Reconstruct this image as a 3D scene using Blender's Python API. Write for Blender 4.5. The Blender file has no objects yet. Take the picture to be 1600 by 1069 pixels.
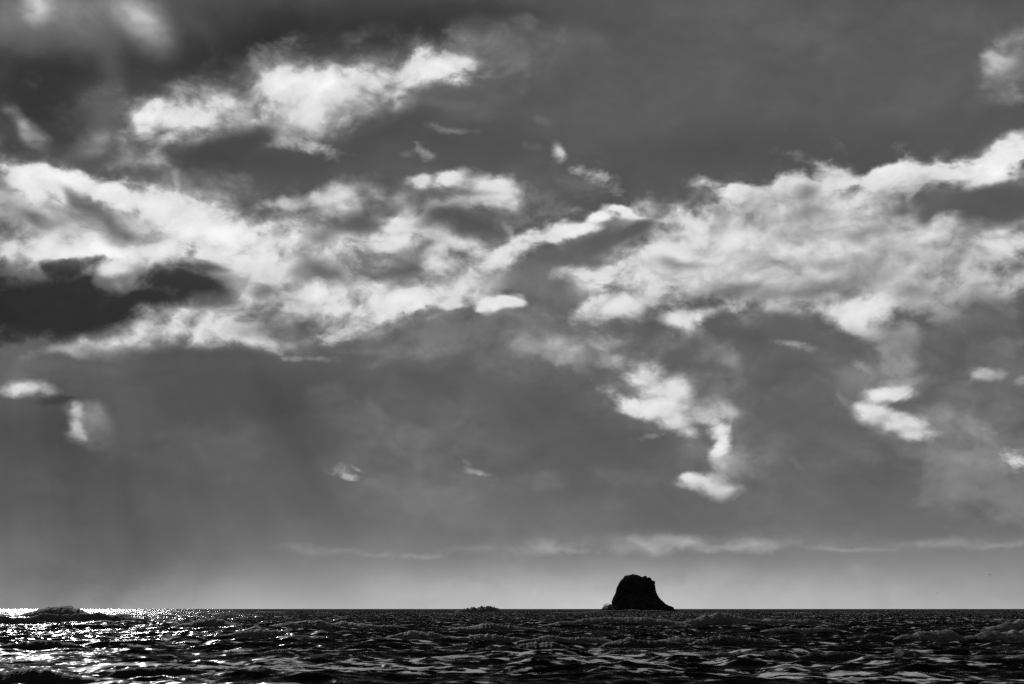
import bpy, bmesh, math, random
import numpy as np
from mathutils import Vector

# ------------------------------------------------------------------ camera
scene = bpy.context.scene
PW, PH = 1600.0, 1069.0              # size of the photograph, used to turn its pixels into directions
FPX = 2198.0                         # focal length in photo pixels (about 50 mm on full frame)
EYE = 4.5                            # eye height above the sea
HORIZON = 951.5
PITCH = math.atan((HORIZON - PH / 2) / FPX)
cam_data = bpy.data.cameras.new('camera')
cam_data.sensor_width = 36.0
cam_data.lens = 36.0 * FPX / PW
cam_data.clip_start = 0.5
cam_data.clip_end = 200000.0
cam = bpy.data.objects.new('camera', cam_data)
cam.location = (0, 0, EYE)
cam.rotation_euler = (math.pi / 2 + PITCH, 0, 0)
scene.collection.objects.link(cam)
scene.camera = cam


def ray(px, py):
    """world direction of a photo pixel"""
    a, b = (px - PW / 2) / FPX, -(py - PH / 2) / FPX
    d = Vector((a, math.cos(PITCH) - b * math.sin(PITCH), math.sin(PITCH) + b * math.cos(PITCH)))
    return d.normalized()


def on_sea(px, py):
    d = ray(px, py)
    t = -EYE / d.z
    return d.x * t, d.y * t


def azel(px, py):
    d = ray(px, py)
    return math.atan2(d.x, d.y), math.asin(d.z)


# ------------------------------------------------------------------ sun, exposure
SUN_AZ, SUN_EL = math.radians(-22), math.radians(31)
sun_data = bpy.data.lights.new('sun', 'SUN')
sun_data.energy = 2.0
sun_data.angle = math.radians(0.53)
sun_data.color = (1, 1, 1)           # black-and-white photograph: neutral light
sun = bpy.data.objects.new('sun', sun_data)
sd = Vector((math.sin(SUN_AZ) * math.cos(SUN_EL), math.cos(SUN_AZ) * math.cos(SUN_EL), math.sin(SUN_EL)))
sun.rotation_euler = sd.to_track_quat('Z', 'Y').to_euler()
sun.location = (0, 0, 60)
scene.collection.objects.link(sun)

vs = scene.view_settings
vs.view_transform = 'Standard'
vs.look = 'None'
vs.exposure = 0.0
vs.gamma = 1.0
vs.use_curve_mapping = False
scene.cycles.use_denoising = False
scene.cycles.use_adaptive_sampling = True
scene.cycles.adaptive_threshold = 0.03
scene.cycles.adaptive_min_samples = 4
scene.cycles.max_bounces = 3

# the renderer's own gradient noise, needed to know how far the cloud warp carries a point of the sky
_U = np.uint32


def _rot(x, k):
    return ((x << _U(k)) | (x >> _U(32 - k))).astype(np.uint32)


def _final(a, b, c):
    for (x, y, k) in (('c', 'b', 14), ('a', 'c', 11), ('b', 'a', 25), ('c', 'b', 16), ('a', 'c', 4), ('b', 'a', 14), ('c', 'b', 24)):
        v = {'a': a, 'b': b, 'c': c}
        r = ((v[x] ^ v[y]) - _rot(v[y], k)).astype(np.uint32)
        if x == 'a': a = r
        elif x == 'b': b = r
        else: c = r
    return c


def _hash3(x, y, z):
    s = _U(0xdeadbeef + (3 << 2) + 13)
    return _final((s + x).astype(np.uint32), (s + y).astype(np.uint32), (s + z).astype(np.uint32))


def _hash2f(x, y):
    s = _U((0xdeadbeef + (2 << 2) + 13) & 0xffffffff)
    kx, ky = np.array([x, y], np.float32).view(np.uint32)
    with np.errstate(over='ignore'):
        h = _final(np.array([s + kx], np.uint32), np.array([s + ky], np.uint32), np.array([s], np.uint32))
    return float(h[0]) / 4294967295.0


def _offset3(seed):
    return np.array([100 + 100 * _hash2f(seed, float(i)) for i in range(3)])


def perlin(p):
    p = np.atleast_2d(p)
    i = np.floor(p); f = p - i
    I = i.astype(np.int64)
    w = f * f * f * (f * (f * 6 - 15) + 10)
    r = 0
    with np.errstate(over='ignore'):
        for c in range(8):
            d = np.array([c & 1, (c >> 1) & 1, (c >> 2) & 1])
            k = (I + d).astype(np.uint32)
            h = _hash3(k[:, 0], k[:, 1], k[:, 2]) & _U(15)
            x, y, z = (f - d).T
            u = np.where(h < 8, x, y)
            vt = np.where((h == 12) | (h == 14), x, z)
            v = np.where(h < 4, y, vt)
            g = np.where(h & 1, -u, u) + np.where(h & 2, -v, v)
            ww = np.prod(np.where(d, w, 1 - w), axis=1)
            r = r + ww * g
    return 0.982 * r


def fractal(p, detail, rough):
    s, a, m, fs = 0, 1.0, 0.0, 1.0
    for _ in range(int(detail) + 1):
        s = s + a * perlin(p * fs); m += a; a *= rough; fs *= 2.0
    return 0.5 * s / m + 0.5


def noise_xy(d, scale, detail, rough):
    """first two channels of the noise colour, minus a half"""
    p = np.atleast_2d(d) * scale
    return np.stack([fractal(p, detail, rough), fractal(p + _offset3(3.0), detail, rough)], -1) - 0.5


# ------------------------------------------------------------------ sky: Nishita air seen through a red filter, cloud decks laid over it by direction
world = bpy.data.worlds.new('World')
scene.world = world
world.use_nodes = True
world.cycles.sampling_method = 'MANUAL'
world.cycles.sample_map_resolution = 256
nt = world.node_tree
nt.nodes.clear()
L = nt.links


def N(tree, kind, **kw):
    n = tree.nodes.new(kind)
    for k, v in kw.items():
        setattr(n, k, v)
    return n


def setin(n, i, v):
    if hasattr(v, 'is_output'):
        n.id_data.links.new(v, n.inputs[i])
    else:
        n.inputs[i].default_value = v


def M(op, a, b=None, c=None, tree=None, clamp=False):
    n = N(tree or nt, 'ShaderNodeMath', operation=op, use_clamp=clamp)
    for i, v in enumerate((a, b, c)):
        if v is not None:
            setin(n, i, v)
    return n.outputs[0]


def VM(op, a, b=None, c=None, tree=None):
    n = N(tree or nt, 'ShaderNodeVectorMath', operation=op)
    for i, v in enumerate((a, b, c)):
        if v is not None:
            if op == 'SCALE' and i == 1:
                setin(n, 3, v)
            else:
                setin(n, i, v)
    return n.outputs['Value' if op in ('LENGTH', 'DOT_PRODUCT') else 'Vector']


def NOISE(vec, scale, detail, rough=0.5, lac=2.0, dist=0.0, tree=None, kind='FBM'):
    n = N(tree or nt, 'ShaderNodeTexNoise', noise_dimensions='3D')
    n.noise_type = kind
    setin(n, 'Vector', vec)
    n.inputs['Scale'].default_value = scale
    n.inputs['Detail'].default_value = detail
    n.inputs['Roughness'].default_value = rough
    n.inputs['Lacunarity'].default_value = lac
    n.inputs['Distortion'].default_value = dist
    return n


def MR(v, a, b, c, d, smooth=True, tree=None):
    n = N(tree or nt, 'ShaderNodeMapRange')
    n.interpolation_type = 'SMOOTHSTEP' if smooth else 'LINEAR'
    n.clamp = True
    for i, x in enumerate((v, a, b, c, d)):
        setin(n, i, x)
    return n.outputs[0]


def MIX(f, a, b, tree=None):
    n = N(tree or nt, 'ShaderNodeMix', data_type='FLOAT')
    setin(n, 0, f); setin(n, 2, a); setin(n, 3, b)
    return n.outputs[0]


tc = N(nt, 'ShaderNodeTexCoord')
DIR = VM('NORMALIZE', tc.outputs['Generated'])
sep = N(nt, 'ShaderNodeSeparateXYZ'); L.new(DIR, sep.inputs[0])
az = M('ARCTAN2', sep.outputs[0], sep.outputs[1])
el = M('ARCSINE', sep.outputs[2])
comb = N(nt, 'ShaderNodeCombineXYZ')
L.new(M('MULTIPLY', az, FPX), comb.inputs[0])
L.new(M('MULTIPLY', el, FPX), comb.inputs[1])
P0 = comb.outputs[0]                                        # direction as angles, in units of 1/FPX rad

FLAT = 1.4
WARP_C, WARP_L, WARP_V = (58.0, 46.0), (20.0, 14.0), (45.0, 32.0)
# flattened direction for cloud noise (clouds are wider than they are tall)
DF = VM('MULTIPLY', DIR, (1.0, 1.0, FLAT))
DF = VM('ADD', DF, (3.1, 1.7, 0.4))
SUNV = (-0.009, 0.0, 0.022)                                 # small step up-left towards the sun
wc = NOISE(DF, 20.0, 7.0, 0.50)
warp = VM('SUBTRACT', wc.outputs['Color'], (0.5, 0.5, 0.5))
wl = NOISE(VM('ADD', DF, (7.3, 2.2, 5.1)), 6.0, 2.0, 0.5)
warpl = VM('SUBTRACT', wl.outputs['Color'], (0.5, 0.5, 0.5))
WP = VM('MULTIPLY_ADD', warp, WARP_C + (0.0,), P0)
WP = VM('MULTIPLY_ADD', warpl, WARP_L + (0.0,), WP)
flat = N(nt, 'ShaderNodeVectorMath', operation='MULTIPLY')
L.new(WP, flat.inputs[0]); flat.inputs[1].default_value = (1, 1, 0)
WP = flat.outputs[0]
SP = VM('MULTIPLY', VM('MULTIPLY_ADD', warp, WARP_V + (0.0,), P0), (1, 1, 0))   # softer version for veils

# edge noise, warped itself so that edges billow and fray
DW = VM('MULTIPLY_ADD', warp, (0.024, 0.024, 0.034), DF)
en = NOISE(DW, 34.0, 8.0, 0.56).outputs[0]


def PUFF(vec):
    v = N(nt, 'ShaderNodeTexVoronoi', voronoi_dimensions='3D', feature='F1', normalize=True)
    setin(v, 'Vector', vec)
    v.inputs['Scale'].default_value = 34.0
    v.inputs['Detail'].default_value = 3.0
    v.inputs['Roughness'].default_value = 0.5
    v.inputs['Lacunarity'].default_value = 2.1
    return v.outputs['Distance']


puff1 = PUFF(DW)                                            # rounded heads, dark creases between
puff2 = PUFF(VM('ADD', DW, (-0.003, 0.0, 0.008)))
edge = M('MULTIPLY_ADD', en, 3.2, -1.6)                     # about -1..1
edge = M('ADD', edge, M('MULTIPLY_ADD', puff1, -2.2, 0.62))
K = {0: M('MULTIPLY_ADD', edge, 0.12, 1.0), 1: M('MULTIPLY_ADD', edge, 0.42, 1.0), 2: M('MULTIPLY_ADD', M('MULTIPLY_ADD', NOISE(DW, 110.0, 5.0, 0.6).outputs[0], 4.0, -2.0), 0.5, 1.0)}
# relief: difference of a billowy noise towards the sun
rn1 = NOISE(DW, 17.0, 8.0, 0.54).outputs[0]
rn2 = NOISE(VM('ADD', DW, SUNV), 17.0, 8.0, 0.54).outputs[0]
rb1 = NOISE(DW, 8.5, 4.0, 0.5).outputs[0]
rb2 = NOISE(VM('ADD', DW, (-0.016, 0.0, 0.045)), 8.5, 4.0, 0.5).outputs[0]
relief = M('MULTIPLY_ADD', M('SUBTRACT', puff2, puff1), 0.9, M('SUBTRACT', rn1, rn2))
relief = M('MULTIPLY_ADD', M('SUBTRACT', rb1, rb2), 0.8, relief)

sky = N(nt, 'ShaderNodeTexSky')
sky.sky_type = 'NISHITA'
sky.sun_disc = False
sky.sun_elevation = SUN_EL
sky.sun_rotation = SUN_AZ
sky.altitude = 0.0
sky.air_density = 1.0
sky.dust_density = 0.6
sky.ozone_density = 1.0
sc = N(nt, 'ShaderNodeSeparateColor'); L.new(sky.outputs[0], sc.inputs[0])
STR = 0.1
air = M('POWER', M('MULTIPLY', sc.outputs[0], STR * 0.55), 1 / 2.2)       # display tone of the clear air

# overcast veil over the whole sky: thick near the horizon, brightening into the sea air
elv = M('MULTIPLY', el, FPX)                                # photo pixels above horizon
ramp = N(nt, 'ShaderNodeValToRGB')
L.new(M('MULTIPLY_ADD', elv, 1 / 1200.0, 0.0, clamp=True), ramp.inputs[0])
stops = [(0, .64), (20, .59), (50, .52), (85, .45), (110, .415), (150, .39), (220, .36), (330, .34), (460, .33), (640, .325), (800, .335), (950, .33), (1200, .36)]
els = ramp.color_ramp.elements
els[0].position = 0; els[0].color = (stops[0][1],) * 3 + (1,)
els[1].position = 1; els[1].color = (stops[-1][1],) * 3 + (1,)
for p, v in stops[1:-1]:
    e = els.new(p / 1200.0); e.color = (v,) * 3 + (1,)
veiln = NOISE(DF, 5.0, 4.0, 0.5).outputs[0]
rsep = N(nt, 'ShaderNodeSeparateColor'); L.new(ramp.outputs[0], rsep.inputs[0])
veil = M('MULTIPLY_ADD', M('SUBTRACT', veiln, 0.5), 0.10, rsep.outputs[0])
# shafts of light fanning out from the hidden sun
ang = M('ARCTAN2', M('SUBTRACT', az, SUN_AZ), M('SUBTRACT', SUN_EL, el))
rayv = N(nt, 'ShaderNodeCombineXYZ'); L.new(M('MULTIPLY', ang, 13.0), rayv.inputs[0]); L.new(M('MULTIPLY', el, 1.5), rayv.inputs[1])
rayn = M('SUBTRACT', NOISE(rayv.outputs[0], 1.0, 3.0, 0.55).outputs[0], 0.5)
rays = M('MULTIPLY', rayn, M('MULTIPLY', MR(elv, 20.0, 120.0, 0.0, 1.0), MR(elv, 330.0, 480.0, 1.0, 0.0)))
lown = M('SUBTRACT', NOISE(VM('MULTIPLY_ADD', warp, (0.05, 0.05, 0.07), DF), 13.0, 5.0, 0.5).outputs[0], 0.5)
veil = M('MULTIPLY_ADD', M('MULTIPLY', lown, MR(elv, 60.0, 180.0, 0.0, 1.0)), 0.14, veil)
T = MIX(0.9, air, veil)

# broken cloud everywhere outside the stretch that the strokes below lay out
gn = NOISE(VM('MULTIPLY_ADD', warp, (0.03, 0.03, 0.04), DF), 4.2, 9.0, 0.52).outputs[0]
gcov = MR(gn, 0.46, 0.60, 0.0, 1.0)
gtone = MR(gn, 0.46, 0.72, 0.80, 0.42)
out_az = MR(M('ABSOLUTE', az), 0.37, 0.46, 0.0, 1.0)
out_el = MR(el, 0.43, 0.52, 0.0, 1.0)
outside = M('MULTIPLY', M('MAXIMUM', out_az, out_el), MR(el, 0.06, 0.16, 0.0, 1.0))
T = MIX(M('MULTIPLY', M('MULTIPLY', gcov, outside), 0.9), T, gtone)


class Turned:
    """the angle coordinates turned by multiples of a step, shared by all strokes of that tilt"""
    def __init__(self, P, step):
        self.step, self.c = step, {}
        n = N(nt, 'ShaderNodeSeparateXYZ'); L.new(P, n.inputs[0])
        self.x = n.outputs[0]
        self.y = n.outputs[1]

    def quant(self, rot):
        return int(round(rot / self.step)) * self.step

    def get(self, rot):
        q = self.quant(rot)
        if q not in self.c:
            t = -math.radians(q)
            c = N(nt, 'ShaderNodeCombineXYZ')
            L.new(M('MULTIPLY_ADD', self.x, math.cos(t), M('MULTIPLY', self.y, math.sin(t))), c.inputs[0])
            L.new(M('MULTIPLY_ADD', self.x, -math.sin(t), M('MULTIPLY', self.y, math.cos(t))), c.inputs[1])
            self.c[q] = c.outputs[0]
        return self.c[q]


def carried(strokes, veil):
    """mean warp over each stroke, so that it ends up where the photograph has it"""
    q = []
    for (cx, cy, rx, ry, rot, *_) in strokes:
        c, sn = math.cos(math.radians(rot)), math.sin(math.radians(rot))
        for r in (0.0, 0.45, 0.8):
            for k in range(1 if r == 0 else 8):
                t = k * math.pi / 4
                x, y = r * rx * math.cos(t), r * ry * math.sin(t)
                d = ray(cx + x * c - y * sn, cy + x * sn + y * c)
                q.append((d.x + 3.1, d.y + 1.7, d.z * FLAT + 0.4))
    q = np.array(q)
    n = noise_xy(q, 20.0, 4, 0.5)
    if veil:
        o = n * np.array(WARP_V)
    else:
        o = n * np.array(WARP_C) + noise_xy(q + np.array([7.3, 2.2, 5.1]), 6.0, 2, 0.5) * np.array(WARP_L)
    return o.reshape(len(strokes), 17, 2).mean(1)


def lay(T, strokes, turned, chunk=36):
    """strokes laid over one another in order, in small node groups"""
    veil = turned.step == 20
    offs = carried(strokes, veil)
    for c0 in range(0, len(strokes), chunk):
        part = list(zip(strokes, offs))[c0:c0 + chunk]
        g = bpy.data.node_groups.new('cloud_strokes', 'ShaderNodeTree')
        ins = {'T': T}
        for (st, _) in part:
            ins['k%d' % st[8]] = K[st[8]]
            ins['r%d' % turned.quant(st[4])] = turned.get(st[4])
        for nme in ins:
            g.interface.new_socket(nme, in_out='INPUT', socket_type='NodeSocketVector' if nme[0] == 'r' else 'NodeSocketFloat')
        g.interface.new_socket('T', in_out='OUTPUT', socket_type='NodeSocketFloat')
        gi = g.nodes.new('NodeGroupInput')
        cur = gi.outputs['T']
        # a vanishing term from the tone so far makes the renderer evaluate the groups one after the other
        eps = VM('SCALE', (1e-6, 1e-6, 0.0), cur, tree=g)
        rv = {nme: VM('ADD', gi.outputs[nme], eps, tree=g) for nme in ins if nme[0] == 'r'}
        for (cx, cy, rx, ry, rot, tone, op, w, k), off in part:
            a0, e0 = azel(cx, cy)
            a1, _ = azel(cx + 5, cy)
            _, e1 = azel(cx, cy - 5)
            grow = (1 + 0.42 * w) * (1.0 if veil else 1.2)
            w = w * (1.15 if veil or tone < 0.3 or tone > 0.96 else WIDEN)
            if k == 2:
                w = max(w, 1.0) * 1.15
            sx = grow * rx * (a1 - a0) * FPX / 5.0
            sy = grow * ry * (e1 - e0) * FPX / 5.0
            q = turned.quant(rot); t = -math.radians(q)
            u, v = a0 * FPX + off[0], e0 * FPX + off[1]
            cu, cv = u * math.cos(t) + v * math.sin(t), -u * math.sin(t) + v * math.cos(t)
            r = VM('LENGTH', VM('MULTIPLY_ADD', rv['r%d' % q], (1 / sx, 1 / sy, 0), (-cu / sx, -cv / sy, 0), tree=g), tree=g)
            e = M('SUBTRACT', gi.outputs['k%d' % k], r, tree=g)
            cur = MIX(MR(e, 0.0, w, 0.0, op, tree=g), cur, tone, tree=g)
        go = g.nodes.new('NodeGroupOutput')
        g.links.new(cur, go.inputs[0])
        gn_ = N(nt, 'ShaderNodeGroup', node_tree=g)
        for nme, src in ins.items():
            L.new(src, gn_.inputs[nme])
        T = gn_.outputs[0]
    return T


WIDEN = 1.25
# x, y, half width, half height, clockwise tilt, tone, opacity, edge softness, edge fray
VEILS = [
    (950, 948, 560, 66, 0, .80, .7, 1., 0), (40, 890, 260, 120, 0, .40, .65, 1., 0), (230, 830, 220, 130, -14, .325, .75, 1., 0), (480, 790, 150, 80, -20, .36, .6, 1., 0), (60, 780, 200, 70, 0, .34, .7, 1., 0),
    (430, 870, 160, 60, 20, .45, .4, 1., 0), (1250, 800, 380, 50, 0, .40, .5, 1., 0), (80, 690, 190, 120, 0, .275, .8, 1., 0),
    (330, 660, 200, 110, 10, .30, .7, 1., 0), (480, 610, 260, 60, 0, .30, .75, 1., 0), (590, 690, 90, 120, -32, .44, .55, .9, 0),
    (690, 790, 110, 90, -30, .46, .5, 1., 0), (450, 740, 90, 60, 0, .37, .5, 1., 0), (720, 640, 160, 90, 0, .39, .5, 1., 0),
    (900, 690, 170, 80, 0, .355, .7, 1., 0), (1230, 690, 160, 130, 0, .40, .6, 1., 0), (1360, 745, 130, 80, 20, .38, .6, 1., 0),
    (1510, 720, 150, 85, 15, .54, .75, .7, 1), (1540, 620, 120, 90, 0, .48, .6, 1., 0), (1230, 560, 150, 70, 0, .39, .7, 1., 0),
    (1200, 120, 420, 140, 0, .385, .6, 1., 0), (1130, 235, 240, 50, 0, .31, .7, 1., 0), (1320, 225, 220, 35, 0, .31, .7, 1., 0),
    (85, 150, 190, 120, 0, .22, .95, 1., 0), (350, 80, 200, 90, -10, .20, .95, 1., 0), (540, 45, 220, 75, -8, .22, .9, 1., 0), (250, 130, 110, 60, 0, .24, .7, 1., 0),
    (680, 25, 190, 50, -5, .235, .85, 1., 0), (400, 245, 180, 50, 0, .285, .9, 1., 0), (680, 215, 170, 60, 0, .30, .9, 1., 0),
    (70, 15, 130, 75, 0, .60, .85, 1., 0), (60, 6, 26, 40, 0, .86, .85, .9, 0), (222, 32, 70, 40, 50, .72, .9, 1., 0),
    (172, 105, 26, 75, -6, .40, .6, 1., 0), (165, 195, 60, 60, 0, .42, .7, 1., 0), (870, 85, 90, 45, 0, .43, .6, 1., 0), (830, 35, 90, 20, 0, .29, .6, 1., 0),
    (900, 20, 160, 25, 0, .32, .6, 1., 0),
]
CLOUDS = [
    # ragged storm cloud, upper left
    (95, 110, 110, 40, 5, .205, .8, .9, 1), (55, 165, 80, 40, 0, .20, .8, .9, 1), (330, 105, 110, 30, -12, .195, .8, .9, 1), (430, 60, 90, 34, -16, .20, .8, .9, 1), (565, 60, 120, 26, -12, .215, .8, .9, 1),
    (660, 45, 90, 18, -10, .225, .8, .9, 1), (760, 20, 90, 16, 0, .25, .7, .9, 1), (172, 112, 22, 40, -8, .36, .6, 1., 1), (165, 165, 26, 30, 10, .38, .6, 1., 1), (120, 60, 70, 18, 0, .36, .6, 1., 1), (300, 35, 40, 18, 30, .34, .6, 1., 1), (20, 230, 26, 16, 0, .25, .8, .9, 1), (110, 200, 40, 22, 20, .25, .8, .9, 1),
    (870, 60, 70, 26, 10, .42, .5, 1., 1), (980, 40, 90, 20, 0, .31, .6, 1., 1), (1060, 25, 60, 20, 0, .41, .6, 1., 1), (1250, 60, 120, 26, 0, .41, .5, 1., 1), (1500, 40, 90, 30, 20, .40, .5, 1., 1), (1390, 30, 50, 30, 0, .34, .5, 1., 1),
    # diagonal bank, upper left: soft above, firm below
    (480, 145, 270, 58, -14, .60, .8, 1., 1), (310, 176, 95, 40, -12, .93, 1, .9, 1), (285, 190, 50, 26, 0, .97, .9, .8, 1), (455, 128, 62, 46, -10, .96, 1, .9, 1),
    (480, 165, 120, 44, -14, .86, .95, .8, 1), (600, 128, 110, 40, -15, .88, 1, .9, 1), (645, 116, 60, 28, -14, .88, .95, .9, 1), (690, 104, 56, 26, -3, .95, 1, .7, 1), (480, 200, 60, 26, 5, .76, .9, .8, 1),
    (480, 228, 50, 14, 8, .78, .9, .6, 2), (430, 205, 30, 20, 0, .55, .7, .8, 2), (780, 68, 70, 34, 0, .50, .8, 1., 1), (800, 90, 40, 20, 0, .46, .6, 1., 1),
    (350, 235, 80, 22, -18, .285, .95, .6, 1), (400, 215, 40, 14, -25, .285, .8, .7, 1), (610, 205, 90, 22, -18, .31, .9, .6, 1), (700, 150, 50, 12, -12, .33, .7, .8, 1), (560, 170, 40, 8, -20, .62, .6, .8, 2), (625, 155, 28, 8, -25, .45, .8, .7, 2),
    (217, 250, 50, 15, 0, .66, .9, .7, 1), (245, 248, 22, 9, 0, .76, .8, .8, 1), (152, 226, 38, 20, -25, .58, .85, .9, 1), (40, 200, 36, 15, 40, .66, .9, .9, 1), (45, 218, 14, 12, 0, .68, .8, .9, 1),
    # small scraps
    (700, 203, 36, 6, 3, .50, .8, .8, 2), (665, 240, 15, 7, 15, .64, .9, .7, 2), (634, 241, 12, 5, 0, .45, .7, .8, 2), (875, 236, 11, 13, -10, .78, 1, .7, 1),
    (848, 188, 20, 7, 20, .44, .7, .8, 2), (832, 230, 22, 6, 0, .41, .7, .8, 2), (1580, 105, 44, 42, 0, .56, .95, .7, 1), (1556, 100, 22, 26, 25, .72, .9, .8, 1), (1545, 85, 16, 12, -30, .7, .7, .8, 1),
    (1588, 150, 26, 10, 20, .66, .8, .6, 2), (330, 285, 90, 16, 8, .43, .8, .8, 2), (370, 275, 30, 8, 0, .5, .6, .8, 2), (1075, 315, 45, 7, -28, .52, .85, .8, 2), (1030, 316, 26, 8, 0, .42, .8, .8, 2),
    (920, 288, 44, 22, 20, .45, .8, .8, 2), (905, 268, 12, 8, 20, .70, .9, .7, 2), (935, 275, 26, 9, 25, .74, .9, .6, 2), (962, 292, 10, 14, -30, .6, .8, .7, 2),
    # grey bodies of the main band
    (300, 400, 330, 95, 4, .74, .95, .7, 1), (600, 430, 240, 90, -4, .70, .95, .7, 1), (700, 520, 230, 45, 0, .43, .8, .9, 1), (720, 300, 140, 40, 5, .44, .6, .9, 1), (900, 430, 180, 70, -14, .47, .95, .8, 1),
    (1320, 390, 330, 105, -3, .77, .97, .5, 1), (1130, 400, 200, 75, -6, .78, .95, .6, 1), (80, 340, 130, 80, 10, .76, .95, .6, 1), (850, 535, 140, 40, 0, .43, .7, .9, 1),
    # left bank
    (75, 285, 80, 26, 12, 1.04, 1, .6, 1), (40, 280, 34, 26, 20, 1.02, 1, .7, 1), (140, 293, 70, 20, 10, 1.04, 1, .6, 1), (225, 315, 70, 20, 24, 1.02, 1, .6, 1), (300, 345, 70, 26, 18, .98, 1, .7, 1), (370, 360, 60, 30, 8, .95, 1, .8, 1),
    (45, 392, 90, 30, 0, .88, .95, .8, 1), (110, 395, 70, 20, -5, .90, .9, .8, 1), (12, 310, 20, 40, 0, .62, .8, .9, 1), (240, 392, 90, 18, 0, .86, .9, .8, 1), (350, 395, 80, 34, 12, .93, .95, .8, 1), (300, 470, 120, 40, -8, .72, .8, .9, 1),
    (112, 308, 18, 9, 45, .60, .8, .9, 0), (135, 322, 34, 12, 38, .50, .9, .9, 0), (172, 352, 36, 17, 40, .40, .95, .9, 0), (198, 370, 28, 9, 10, .42, .9, .9, 1), (52, 341, 30, 12, 8, .40, .95, .9, 1), (80, 350, 30, 8, -5, .55, .7, .9, 1), (228, 352, 22, 22, 30, .76, .8, .9, 1), (250, 372, 22, 8, 0, .6, .6, .9, 1),
    (35, 482, 140, 52, 0, .19, 1, .5, 1), (100, 420, 44, 14, -8, .27, .9, .6, 1), (110, 465, 80, 42, -4, .20, 1, .6, 1), (282, 442, 76, 28, -4, .225, 1, .6, 1), (215, 472, 100, 30, -10, .21, 1, .6, 1), (130, 500, 120, 26, -10, .20, 1, .6, 1), (340, 470, 30, 12, 0, .42, .7, .9, 1),
    (177, 424, 20, 12, 0, .93, 1, .9, 1), (187, 446, 9, 16, -15, .70, .9, .9, 1), (300, 394, 14, 8, -45, .44, .8, .8, 2), (345, 420, 30, 12, 40, .70, .8, .9, 1), (320, 418, 30, 8, 0, .26, .7, .8, 1),
    (250, 521, 120, 20, -10, .90, 1, .8, 1), (140, 543, 80, 10, -6, .84, .95, .9, 1), (330, 512, 90, 26, 0, .88, .95, .8, 1), (280, 515, 40, 16, -10, .95, .9, .9, 1), (400, 530, 45, 16, 25, .82, .9, .7, 1), (430, 550, 20, 6, 30, .8, .8, .6, 2), (300, 556, 160, 10, 0, .33, .8, .8, 1),
    (40, 606, 50, 13, 3, .82, .95, .7, 1), (78, 608, 22, 10, 5, .86, .9, .7, 1), (105, 626, 44, 8, 4, .27, .95, .7, 1), (50, 575, 90, 16, 0, .44, .7, .9, 1), (140, 578, 70, 12, -10, .42, .6, .9, 1),
    # centre
    (440, 380, 60, 36, 5, .92, .95, .8, 1), (420, 430, 50, 40, 20, .92, .9, .8, 1), (445, 318, 46, 11, -14, .84, .95, .6, 1), (525, 303, 60, 14, -14, .84, .95, .6, 1), (580, 296, 34, 18, 25, .76, .9, .7, 1), (560, 278, 26, 7, 0, .5, .8, .8, 2),
    (500, 328, 70, 12, -8, .64, .8, .9, 1), (470, 345, 60, 14, -10, .80, .8, .9, 1), (440, 335, 30, 6, -10, .56, .7, .9, 1), (560, 352, 52, 15, -4, .355, .95, .8, 1), (610, 330, 16, 14, 0, .45, .7, .9, 1), (500, 370, 30, 16, -20, .44, .85, .9, 1),
    (620, 380, 90, 22, -8, .90, 1, .7, 1), (650, 352, 44, 14, 0, .88, .95, .7, 1), (695, 372, 44, 18, 14, .84, .95, .7, 1), (540, 395, 40, 14, -10, .84, .9, .8, 1), (640, 395, 50, 8, -6, .70, .6, .9, 1),
    (500, 422, 46, 18, 10, .42, .95, .8, 1), (570, 425, 40, 14, 0, .44, .85, .8, 2), (630, 424, 50, 13, -8, .38, .95, .8, 1), (490, 440, 40, 10, 20, .5, .7, .9, 1),
    (460, 465, 56, 26, 20, .93, .95, .8, 1), (545, 485, 90, 30, -4, .94, 1, .8, 1), (640, 468, 80, 26, -10, .94, 1, .8, 1), (735, 445, 60, 24, -6, .87, 1, .8, 1), (700, 412, 36, 16, -8, .88, .95, .6, 1), (715, 420, 20, 6, 20, .62, .7, .8, 1), (412, 456, 18, 9, 0, .50, .85, .9, 1),
    (475, 476, 26, 8, 10, .68, .7, .9, 1), (655, 492, 36, 10, -8, .44, .9, .8, 2), (600, 512, 70, 8, -6, .50, .7, .9, 2), (710, 475, 26, 9, 5, .88, .95, .6, 1), (540, 520, 40, 12, -15, .85, .85, .8, 2), (460, 520, 60, 18, 0, .42, .8, .9, 1), (515, 530, 20, 8, 0, .8, .6, .7, 2),
    (520, 552, 50, 14, 0, .36, .8, .9, 1), (480, 561, 40, 6, 0, .56, .8, .6, 2), (600, 550, 60, 7, 0, .50, .7, .7, 2), (690, 548, 50, 7, 0, .48, .6, .8, 2), (700, 520, 120, 14, 0, .45, .6, .9, 1),
    (655, 282, 25, 9, 0, .80, .95, .6, 1), (708, 276, 28, 14, -10, .92, 1, .6, 1), (755, 286, 50, 16, 10, .88, 1, .7, 1), (715, 318, 50, 11, -14, .76, .95, .7, 1), (785, 308, 50, 20, 10, .76, .95, .8, 1), (720, 300, 40, 6, 0, .50, .7, .9, 1),
    (735, 350, 54, 15, 10, .315, .95, .8, 1), (690, 335, 30, 8, -20, .33, .8, .9, 1), (815, 345, 50, 12, 0, .46, .8, .9, 2), (860, 330, 40, 12, 10, .45, .8, .8, 2), (840, 310, 30, 12, 0, .5, .6, .8, 2), (795, 362, 12, 6, 45, .6, .8, .8, 2),
    # bright crest with its shaded side
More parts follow.
